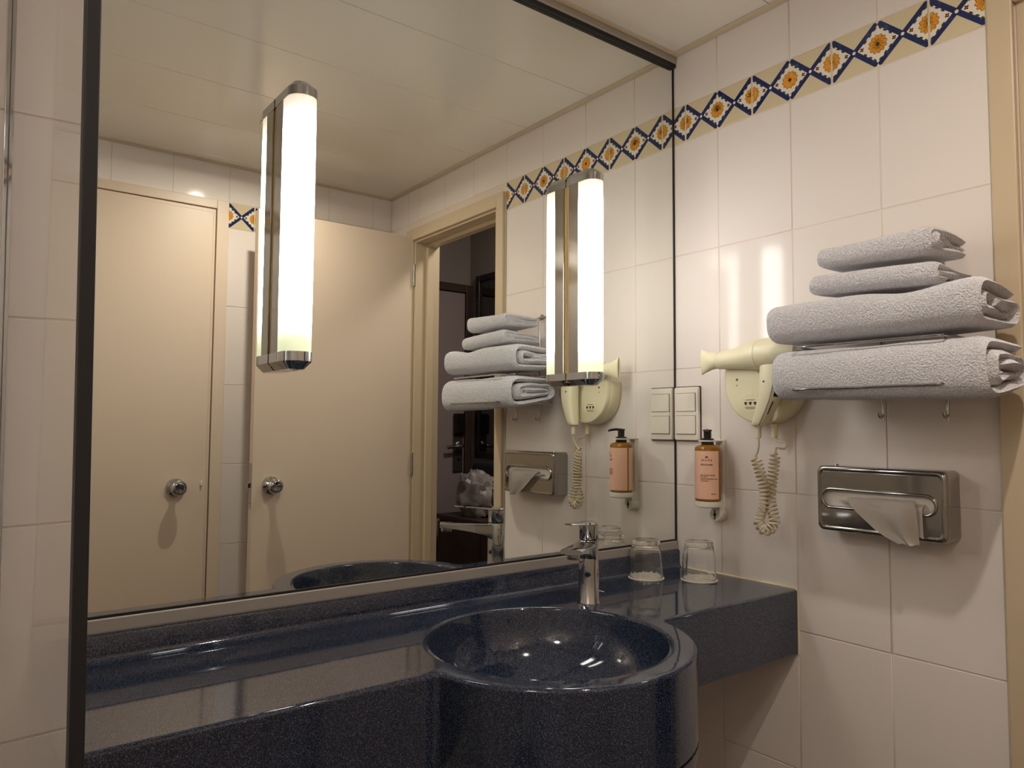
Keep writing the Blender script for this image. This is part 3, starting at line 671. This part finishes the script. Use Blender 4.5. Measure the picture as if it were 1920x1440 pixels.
# ------------------------------------------------------------------ hair dryer on its holder
hh = thing('hair_dryer_holder', 'ivory round wall holder with shaver socket behind the hair dryer', 'holder', (0, -0.283, 1.28))
YC, ZCC, RH = -0.288, 1.298, 0.094
def Dsh(s, top, left, n=26):
    pts = [(YC+left, ZCC), (YC+left, ZCC+top), (YC-0.070*s, ZCC+top)]
    for k in range(n+1):
        a = PI*1.0+PI*k/n                                      # right side round to the bottom and back to the left
        pts.append((YC+RH*s*math.cos(a), ZCC+RH*s*math.sin(a)*0.98))
    return pts
bm = NB(); loft(bm, [[P3(a, b, d) for a, b in Dsh(s, tp, RH*s)] for d, s, tp in ((0.0003, 0.97, 0.024), (0.004, 1.0, 0.026), (0.026, 1.0, 0.026), (0.040, 0.985, 0.027), (0.0425, 0.965, 0.026), (0.0425, 0.90, 0.024), (0.0400, 0.88, 0.022))])
part('body', bm, M_IVORY, hh, True)
def face(s, cut):
    out = [(YC+RH*s*math.cos(PI+PI*k/60), ZCC+RH*s*math.sin(PI+PI*k/60)*0.98) for k in range(61)]
    out = [(2*YC-a, b) for a, b in out]; out = [q for q in out if q[0] >= cut]
    bot = min(q[1] for q in out)
    return [(cut+0.022, 1.3365), (YC+RH*s, 1.3365)]+[q for q in out]+[(cut, 1.30)]
bm = NB(); loft(bm, [[P3(a, b, d) for a, b in face(s, -0.3020)] for d, s in ((0.0405, 0.97), (0.054, 0.965), (0.0556, 0.95), (0.0560, 0.93))])
part('front_plate', bm, M_IVORY, hh, True)
bm = NB(); loft(bm, [[P3(-0.2655+0.026*s*math.cos(2*PI*k/28), 1.2545+0.020*s*math.sin(2*PI*k/28), d) for k in range(28)] for d, s in ((0.0559, 1.0), (0.0566, 0.98), (0.0566, 0.92), (0.0561, 0.90))], cap0=False)
part('socket_face', bm, M_IVORY, hh, True)
bm = NB()
for dy in (-0.0125, 0.0, 0.0125):
    for k in range(3): lathe(bm, [(0.0019, 0.0564), (0.0019, 0.0572)], (0, -0.2655+dy+0.0022*math.cos(k*2.09+.5), 1.2545+0.0022*math.sin(k*2.09+.5)), (-1, 0, 0), n=8)
part('socket_hole', bm, M_BLACKP, hh)
bm = NB()
for z in (1.2625, 1.2455, 1.2425):
    box(bm, -0.0572, -0.0560, -0.2655-0.013, -0.2655+0.013, z-0.0004, z+0.0004)
tag(part('socket_print', bm, M_GUN, hh))
bm = NB(); lathe(bm, [(0.0030, 0.0559), (0.0026, 0.0572)], (0, -0.230, 1.310), (-1, 0, 0), n=12); lathe(bm, [(0.0016, 0.0559), (0.0014, 0.0568)], (0, -0.2295, 1.2965), (-1, 0, 0), n=10)
part('screw', bm, M_GUN, hh)
part('cord_grip', lathe(NB(), [(0.0075, 0), (0.0062, 0.030), (0.0045, 0.031)], (-0.028, -0.3080, 1.2075), (0, 0, -1), n=14), M_IVORY, hh, True)
hdz = thing('hair_dryer', 'ivory hair dryer lying on its wall holder left of the towels', 'hair dryer', (-0.066, -0.30, 1.36))
BXX = -0.068
def ring_y(y, r, z, sx=1.0, sz=1.0, n=32): return [(BXX+r*sx*math.cos(2*PI*k/n), y, z+r*sz*math.sin(2*PI*k/n)) for k in range(n)]
part('barrel', loft(NB(), [ring_y(-0.1885, 0.0195, 1.3570), ring_y(-0.1900, 0.0212, 1.3570), ring_y(-0.215, 0.0225, 1.3575), ring_y(-0.245, 0.0255, 1.3590), ring_y(-0.275, 0.0315, 1.3620), ring_y(-0.300, 0.0350, 1.3635), ring_y(-0.3035, 0.0350, 1.3635)]), M_IVORY, hdz, True, angle=60)
part('seam', loft(NB(), [ring_y(-0.3030, 0.0343, 1.3635), ring_y(-0.3050, 0.0343, 1.3635)]), M_GUN, hdz, True)
part('rear_cap', loft(NB(), [ring_y(-0.3045, 0.0352, 1.3635), ring_y(-0.345, 0.0355, 1.3635), ring_y(-0.380, 0.0340, 1.3635), ring_y(-0.398, 0.0290, 1.3635), ring_y(-0.404, 0.018, 1.3635)]), M_IVORY, hdz, True)
part('nozzle', loft(NB(), [ring_y(-0.1895, 0.0190, 1.3570), ring_y(-0.1800, 0.0192, 1.3570), ring_y(-0.168, 0.0200, 1.3570, 0.8, 1.05), ring_y(-0.150, 0.0250, 1.3570, 0.34, 1.1), ring_y(-0.140, 0.0290, 1.3570, 0.22, 1.1), ring_y(-0.1395, 0.0275, 1.3570, 0.14, 1.08), ring_y(-0.150, 0.024, 1.3570, 0.10, 1.05)]), M_IVORY, hdz, True, angle=60)
def ring_h(z, yc, xc, hy, hx, n=24):
    out = []
    for k in range(n):
        a = 2*PI*k/n; c, s = math.cos(a), math.sin(a)
        out.append((xc+hx*math.copysign(abs(c)**0.7, c), yc+hy*math.copysign(abs(s)**0.7, s), z))
    return out
HS = [(1.340, -0.3345, -0.0720, 0.0270, 0.0200), (1.318, -0.3350, -0.0725, 0.0275, 0.0220), (1.290, -0.3340, -0.0740, 0.0260, 0.0230), (1.262, -0.3285, -0.0765, 0.0235, 0.0220), (1.235, -0.3195, -0.0800, 0.0200, 0.0195), (1.213, -0.3105, -0.0835, 0.0168, 0.0165), (1.2045, -0.3070, -0.0850, 0.0150, 0.0145), (1.2015, -0.3060, -0.0855, 0.0100, 0.0095)]
hn = part('handle', loft(NB(), [ring_h(*h) for h in HS]), M_IVORY, hdz, True, angle=60)
def hpt(z, deg, off=0.0):
    for p, q in zip(HS, HS[1:]):
        if q[0] <= z <= p[0]:
            f = (p[0]-z)/(p[0]-q[0]); yc, xc, hy, hx = [p[i]+(q[i]-p[i])*f for i in (1, 2, 3, 4)]
            c, sn_ = math.cos(math.radians(deg)), math.sin(math.radians(deg))
            return (xc+(hx+off)*math.copysign(abs(c)**0.7, c), yc+(hy+off)*math.copysign(abs(sn_)**0.7, sn_), z)
part('seam', tube(NB(), [hpt(1.338-0.1335*k/22, 207, 0.0001) for k in range(23)], 0.0007, n=6), M_GUN, hn, True)
def patch(z0, z1, d0, d1, off, n=8):
    rows = [[hpt(z1+(z0-z1)*j/n, d0+(d1-d0)*i/n, off) for i in range(n+1)] for j in range(n+1)]
    bm = NB(); V = [[bm.verts.new(p) for p in r] for r in rows]
    for j in range(n):
        for i in range(n): bm.faces.new((V[j][i], V[j][i+1], V[j+1][i+1], V[j+1][i]))
    bmesh.ops.solidify(bm, geom=bm.faces[:], thickness=0.0012); return bm
part('switch_housing', patch(1.266, 1.316, 226, 262, 0.0006), M_BLACKP, hn)
part('switch', patch(1.286, 1.310, 231, 256, 0.0022), M_SATIN, hn)
part('vent_print', patch(1.228, 1.256, 232, 242, 0.0004), M_GUN, hn)
part('screw', lathe(NB(), [(0.0028, 0), (0.0022, 0.001)], hpt(1.300, 170, -0.0002), (-1, 0.1, 0), n=10), M_GUN, hn)
part('cord_grip', lathe(NB(), [(0.0085, 0), (0.0085, 0.004), (0.0064, 0.005), (0.0056, 0.027), (0.0042, 0.028)], (-0.0855, -0.3055, 1.2030), (0, 0, -1), n=14), M_IVORY, hdz, True)
def coil():
    A = smooth_path([(-0.0855, -0.3055, 1.177), (-0.084, -0.3050, 1.160), (-0.079, -0.2985, 1.1450)], 6)
    Z = smooth_path([(-0.050, -0.3260, 1.1545), (-0.040, -0.3400, 1.1530), (-0.033, -0.3400, 1.1640), (-0.029, -0.3190, 1.1690), (-0.028, -0.3080, 1.1790)], 6)
    mid = smooth_path([(-0.076, -0.2900, 1.1330), (-0.074, -0.2995, 1.1010), (-0.071, -0.3080, 1.0680), (-0.070, -0.3080, 1.0350), (-0.071, -0.2960, 1.0000), (-0.072, -0.2945, 0.9860), (-0.071, -0.3050, 0.9735), (-0.070, -0.3170, 0.9735),
                       (-0.068, -0.3290, 0.9850), (-0.066, -0.3290, 1.0000), (-0.060, -0.3160, 1.0350), (-0.056, -0.3160, 1.0680), (-0.053, -0.3200, 1.1010), (-0.050, -0.3235, 1.1430)], 30)
    n = len(mid); L = [0.0]
    for a, b in zip(mid, mid[1:]): L.append(L[-1]+(b-a).length)
    out = []; turns = 40; N = turns*14; j = 0; u = Vector((1, 0, 0))
    for i in range(N+1):
        s = L[-1]*i/N
        while j < n-2 and L[j+1] < s: j += 1
        f = (s-L[j])/max(1e-9, L[j+1]-L[j]); p = mid[j].lerp(mid[j+1], f); t = (mid[min(j+2, n-1)]-mid[max(j-1, 0)]).normalized()
        u = (u-t*u.dot(t)).normalized(); v = t.cross(u); a = 2*PI*turns*i/N
        rad = 0.0102*min(1, i/8, (N-i)/8)
        out.append(p+(u*math.cos(a)+v*math.sin(a))*rad)
    return A+out+Z[0:]
part('coiled_cord', tube(NB(), coil(), 0.0024, n=6), M_CORD, hdz, True)

# ------------------------------------------------------------------ towel rack and towels
tr = thing('towel_rack', 'chrome wire towel rack with two hooks on the tiled wall', 'towel rack', (0, -0.606, 1.40))
RR = 0.0028
for y in (-0.546, -0.667):
    part('upright', tube(NB(), smooth_path([(-0.006, y, 1.552), (-0.012, y, 1.545), (-0.014, y, 1.50), (-0.014, y, 1.235), (-0.0150, y, 1.2260), (-0.0215, y, 1.2200), (-0.0290, y, 1.2225), (-0.0310, y, 1.2300)], 5), RR, n=10), M_CHROME, tr, True)
    part('wall_boss', lathe(NB(), [(0.009, 0.0003), (0.009, 0.006), (0.006, 0.009)], (0, y, 1.552), (-1, 0, 0), n=16), M_CHROME, tr, True)
part('top_rail', tube(NB(), [(-0.012, -0.490, 1.549), (-0.012, -0.690, 1.549)], RR, n=10), M_CHROME, tr, True)
for z, xf in ((1.3532, -0.2215), (1.2715, -0.2295)):
    part('shelf_rail', tube(NB(), smooth_path([(-0.016, -0.4800, z), (-0.06, -0.4800, z), (xf+0.012, -0.4800, z), (xf, -0.4900, z), (xf, -0.52, z), (xf+0.006, -0.62, z), (xf+0.006, -0.72, z), (xf+0.010, -0.7400, z), (xf+0.022, -0.7450, z), (-0.06, -0.7450, z), (-0.016, -0.7450, z)], 5), RR-.0003, n=10), M_CHROME, tr, True)
    part('cross_rail', tube(NB(), [(-0.0165, -0.480, z), (-0.0165, -0.745, z)], RR-.0003, n=10), M_CHROME, tr, True)
def towel(name, label, y0, y1, xb, xf, z0, h, tp, back=0.62, seed=1.0, sag=0.0, backlift=0.0, turns=None, tail=0.0, hr=1.0, dz=0.0, dip=0.0):
    """rolled flat: a terry ribbon wound into a flattened spiral, run along y (y0 > y1)"""
    W = xb-xf; n_t = turns or max(1.6, h/(2*tp)-0.25); path = []
    N = int(44*n_t)
    for i in range(N+1):
        s = n_t*i/N; r = h/2-tp*0.5-tp*s; r = max(r, tp*0.35)
        a = (s % 1.0)
        half = max(0.0, W/2-h/2-tp*0.25*s)                     # half length of the straight run
        st = 2*half; ar = PI*max(r, h*0.10); per = 2*st+2*ar; d = a*per
        if d < st: u, v = -half+d, r
        elif d < st+ar: q = (d-st)/ar*PI; u, v = half+r*math.sin(q)**0.72, r*math.copysign(abs(math.cos(q))**0.72, math.cos(q))
        elif d < 2*st+ar: u, v = half-(d-st-ar), -r
        else: q = (d-2*st-ar)/ar*PI; u, v = -half-r*math.sin(q), -r*math.cos(q)
        path.append((u, v))
    nrm = []
    for i in range(len(path)):
        p, q = path[max(i-1, 0)], path[min(i+1, len(path)-1)]; dx, dy = q[0]-p[0], q[1]-p[1]; L = math.hypot(dx, dy) or 1
        nrm.append((-dy/L, dx/L))
    bm = NB(); nl = 34; rows = []; xc = (xb+xf)/2
    for j in range(nl+1):
        t = j/nl; e = min(t, 1-t)*(y0-y1); th = tp*0.47*(0.74+0.26*min(1, math.sqrt(max(e, 0)/0.010)))
        row = []
        for i, (p, nn) in enumerate(zip(path, nrm)):
            wob = 0.5*tp*noise.noise(Vector((i*0.11, t*1.6*0+(0 if t < .5 else 9), seed)))
            endw = (0.010*noise.noise(Vector((i*0.06, seed, 3.0 if t < .5 else 7.0)))+0.004*math.sin(i*0.21+seed))*(abs(2*t-1)**3)
            y = y0+(y1-y0)*t + (endw if t < .5 else -endw)
            for sg in (1, -1):
                u = p[0]+nn[0]*th*sg; v = p[1]+nn[1]*th*sg + wob*0.55*(abs(2*t-1)**1.5)*(0.0 if i < 40 else 1)
                f = min(1, max(0, (u+W/2)/W)); f = f*f*(3-2*f)
                k = back+(1-back)*f
                zz = z0+(v+h/2)*k*(1+(hr-1)*t)+backlift*(1-f)+dz*t-dip*math.exp(-((t-0.72)/0.16)**2)*max(0, v/h+.5)
                zz += 0.0030*noise.noise(Vector((u*9, y*9, seed)))*(1 if v > -h*0.3 else 0.4)-sag*(math.sin(PI*t)**2)*(1 if v < 0 else 0.3)*f
                x = xc-u + 0.0035*noise.noise(Vector((y*14, v*10, seed+4)))
                row.append(bm.verts.new((x, y, zz)))
        rows.append(row)
    m_ = len(path)
    for a, b in zip(rows, rows[1:]):
        for i in range(m_-1):
            bm.faces.new((a[2*i], a[2*i+2], b[2*i+2], b[2*i])); bm.faces.new((a[2*i+1], b[2*i+1], b[2*i+3], a[2*i+3]))
        bm.faces.new((a[0], b[0], b[1], a[1])); bm.faces.new((a[2*m_-2], a[2*m_-1], b[2*m_-1], b[2*m_-2]))
    for row, y, sg in ((rows[0], y0, 1), (rows[-1], y1, -1)):  # soft rounded ends of every layer
        mid = [bm.verts.new(((row[2*i].co+row[2*i+1].co)/2)+Vector((0, sg*tp*0.40, 0))) for i in range(m_)]
        for i in range(m_-1):
            bm.faces.new((row[2*i], mid[i], mid[i+1], row[2*i+2])); bm.faces.new((row[2*i+1], row[2*i+3], mid[i+1], mid[i]))
        bm.faces.new((row[0], row[1], mid[0])); bm.faces.new((row[2*m_-2], mid[-1], row[2*m_-1]))
    o = part(name, bm, M_TOWEL, None, True, loc=(xc, (y0+y1)/2, z0), angle=80)
    return tag(o, label, 'towel', 'towels piled on the rack')
towel('bath_towel', 'large rolled white bath towel at the bottom of the pile', -0.430, -0.805, -0.022, -0.236, 1.2400, 0.1150, 0.0205, back=0.66, seed=1.3, backlift=0.028, hr=1.10, dz=-0.010)
towel('bath_towel', 'large rolled white bath towel second from the bottom of the pile', -0.418, -0.792, -0.020, -0.230, 1.3560, 0.0930, 0.0185, back=0.80, seed=5.7, backlift=0.002, hr=1.06, dip=0.012)
towel('hand_towel', 'small folded white hand towel second from the top of the pile', -0.506, -0.722, -0.026, -0.207, 1.4480, 0.0540, 0.0150, back=0.72, seed=9.2, dz=-0.010, hr=1.05)
towel('hand_towel', 'small folded white hand towel on top of the pile', -0.510, -0.714, -0.030, -0.197, 1.5010, 0.0520, 0.0145, back=0.76, seed=12.9, dz=-0.010, hr=1.32)

# ------------------------------------------------------------------ tissue dispenser
ts = thing('tissue_dispenser', 'polished steel tissue box on the tiled wall below the towels', 'tissue dispenser', (0, -0.551, 1.054))
ya, yb, za, zb = -0.6785, -0.4245, 0.9870, 1.1205
bm = NB(); loft(bm, [[P3(a, b, d) for a, b in rrect(ya+i, yb-i, za+i, zb-i, 0.012)] for d, i in ((0.0004, 0), (0.0420, 0.0), (0.0425, 0.0006), (0.0435, 0.0006), (0.0440, 0), (0.0520, 0.0002), (0.0560, 0.0016), (0.0580, 0.0050), (0.0580, 0.0075), (0.0568, 0.0095), (0.0568, 0.0115))], cap1=False)
part('case', bm, M_CHROME2, ts, True, angle=50)
def stadium(y0, y1, zc, r, n=14):
    return [(y1-r+r*math.cos(-PI/2+PI*k/n), zc+r*math.sin(-PI/2+PI*k/n)) for k in range(n+1)]+[(y0+r+r*math.cos(PI/2+PI*k/n), zc+r*math.sin(PI/2+PI*k/n)) for k in range(n+1)]
SZ = 1.0545; S0, S1 = -0.6590, -0.4380
mx = Matrix(((0, 0, -1, 0), (1, 0, 0, 0), (0, 1, 0, 0), (0, 0, 0, 1)))    # (a, b, d) -> (-d, a, b)
extruded('front_panel', [rrect(ya+0.0110, yb-0.0110, za+0.0110, zb-0.0110, 0.006), stadium(S0, S1, SZ, 0.0175)], 0.0545, 0.0570, 0.0006, M_CHROME2, ts, mx)
sl = stadium(S0-0.001, S1+0.001, SZ, 0.0185)
bm = NB(); tube(bm, [P3(a, b, 0.0578) for a, b in sl+sl[:2]], 0.0030, n=10, caps=False)
part('slot_rim', bm, M_CHROME2, ts, True)
part('tissue_stack', prism(NB(), rrect(S0-0.004, S1+0.004, SZ-0.03, SZ+0.03, 0.004), P3, 0.030, 0.0500), M_TISSUE, ts)
def sheet(name, Ledge, Redge, seed, dep, ripple, nu=18, nv=16):
    Lp, Rp = smooth_path(Ledge, 6), smooth_path(Redge, 6); bm = NB(); g = []
    def at(P, t): k = t*(len(P)-1); i = min(int(k), len(P)-2); return P[i].lerp(P[i+1], k-i)
    for j in range(nv+1):
        t = j/nv; a, b = at(Lp, t), at(Rp, t); row = []
        for i in range(nu+1):
            s = i/nu; p = a.lerp(b, s)
            d = ripple*math.sin(s*8+seed+t*1.8)*min(1, t*2+.3)+ripple*.7*noise.noise(Vector((s*4, t*3, seed)))
            row.append(bm.verts.new((p.x-d, p.y, p.z+0.002*noise.noise(Vector((s*5, seed, t*4))))))
        g.append(row)
    for a, b in zip(g, g[1:]):
        for i in range(nu): bm.faces.new((a[i], a[i+1], b[i+1], b[i]))
    geom = bmesh.ops.solidify(bm, geom=bm.faces[:], thickness=0.0005)
    return part(name, bm, M_TISSUE, ts, True, angle=60)
sheet('tissue', [(-0.0515, -0.492, 1.058), (-0.0605, -0.495, 1.0560), (-0.0670, -0.508, 1.0420), (-0.0690, -0.5300, 1.0210), (-0.0690, -0.5600, 0.9985), (-0.0690, -0.5980, 0.9790)],
      [(-0.0515, -0.620, 1.062), (-0.0605, -0.6240, 1.0580), (-0.0700, -0.6290, 1.0450), (-0.0720, -0.6310, 1.0250), (-0.0720, -0.6320, 1.0000), (-0.0720, -0.6325, 0.9810)], 1.0, 0, 0.0060)
sheet('tissue', [(-0.0515, -0.470, 1.052), (-0.0590, -0.472, 1.0510), (-0.0600, -0.480, 1.0490), (-0.0590, -0.490, 1.0480)], [(-0.0515, -0.640, 1.056), (-0.0625, -0.6380, 1.0500), (-0.0640, -0.6385, 1.0300), (-0.0640, -0.6400, 0.9935)], 4.0, 0, 0.0012)
part('lock_cap', lathe(NB(), [(0.005, 0), (0.004, 0.003)], (-0.030, -0.455, zb), (0, 0, 1), n=14), M_CHROME, ts, True)

# ------------------------------------------------------------------ shower screen
ss = thing('shower_screen', 'clear glass shower screen with black edge seal at the left', 'shower screen', (-1.4507, -0.40, 0.10))
def lean(bm):
    for v in bm.verts: v.co.x += -(v.co.z-1.3)*0.0145
    return bm
GX = -1.4530
def gl(x0, x1, y0, y1, z0, z1, bev=0.0): return lean(box(NB(), x0, x1, y0, y1, z0, z1, bev))
part('glass', gl(GX-0.003, GX+0.003, -0.812, -0.014, 0.12, 2.08), M_SCREEN, ss)
part('edge_seal', gl(GX-0.0036, GX+0.0036, -0.8240, -0.8122, 0.12, 2.08, 0.0006), M_BLACK, ss)
bm = gl(GX-0.0085, GX-0.0032, -0.026, -0.0006, 0.10, 2.10, 0.001); me_ = bpy.data.meshes.new('t'); q = gl(GX+0.0032, GX+0.0075, -0.026, -0.0006, 0.10, 2.10, 0.001); q.to_mesh(me_); q.free(); bm.from_mesh(me_); bpy.data.meshes.remove(me_)
part('wall_profile', bm, M_CHROME, ss)
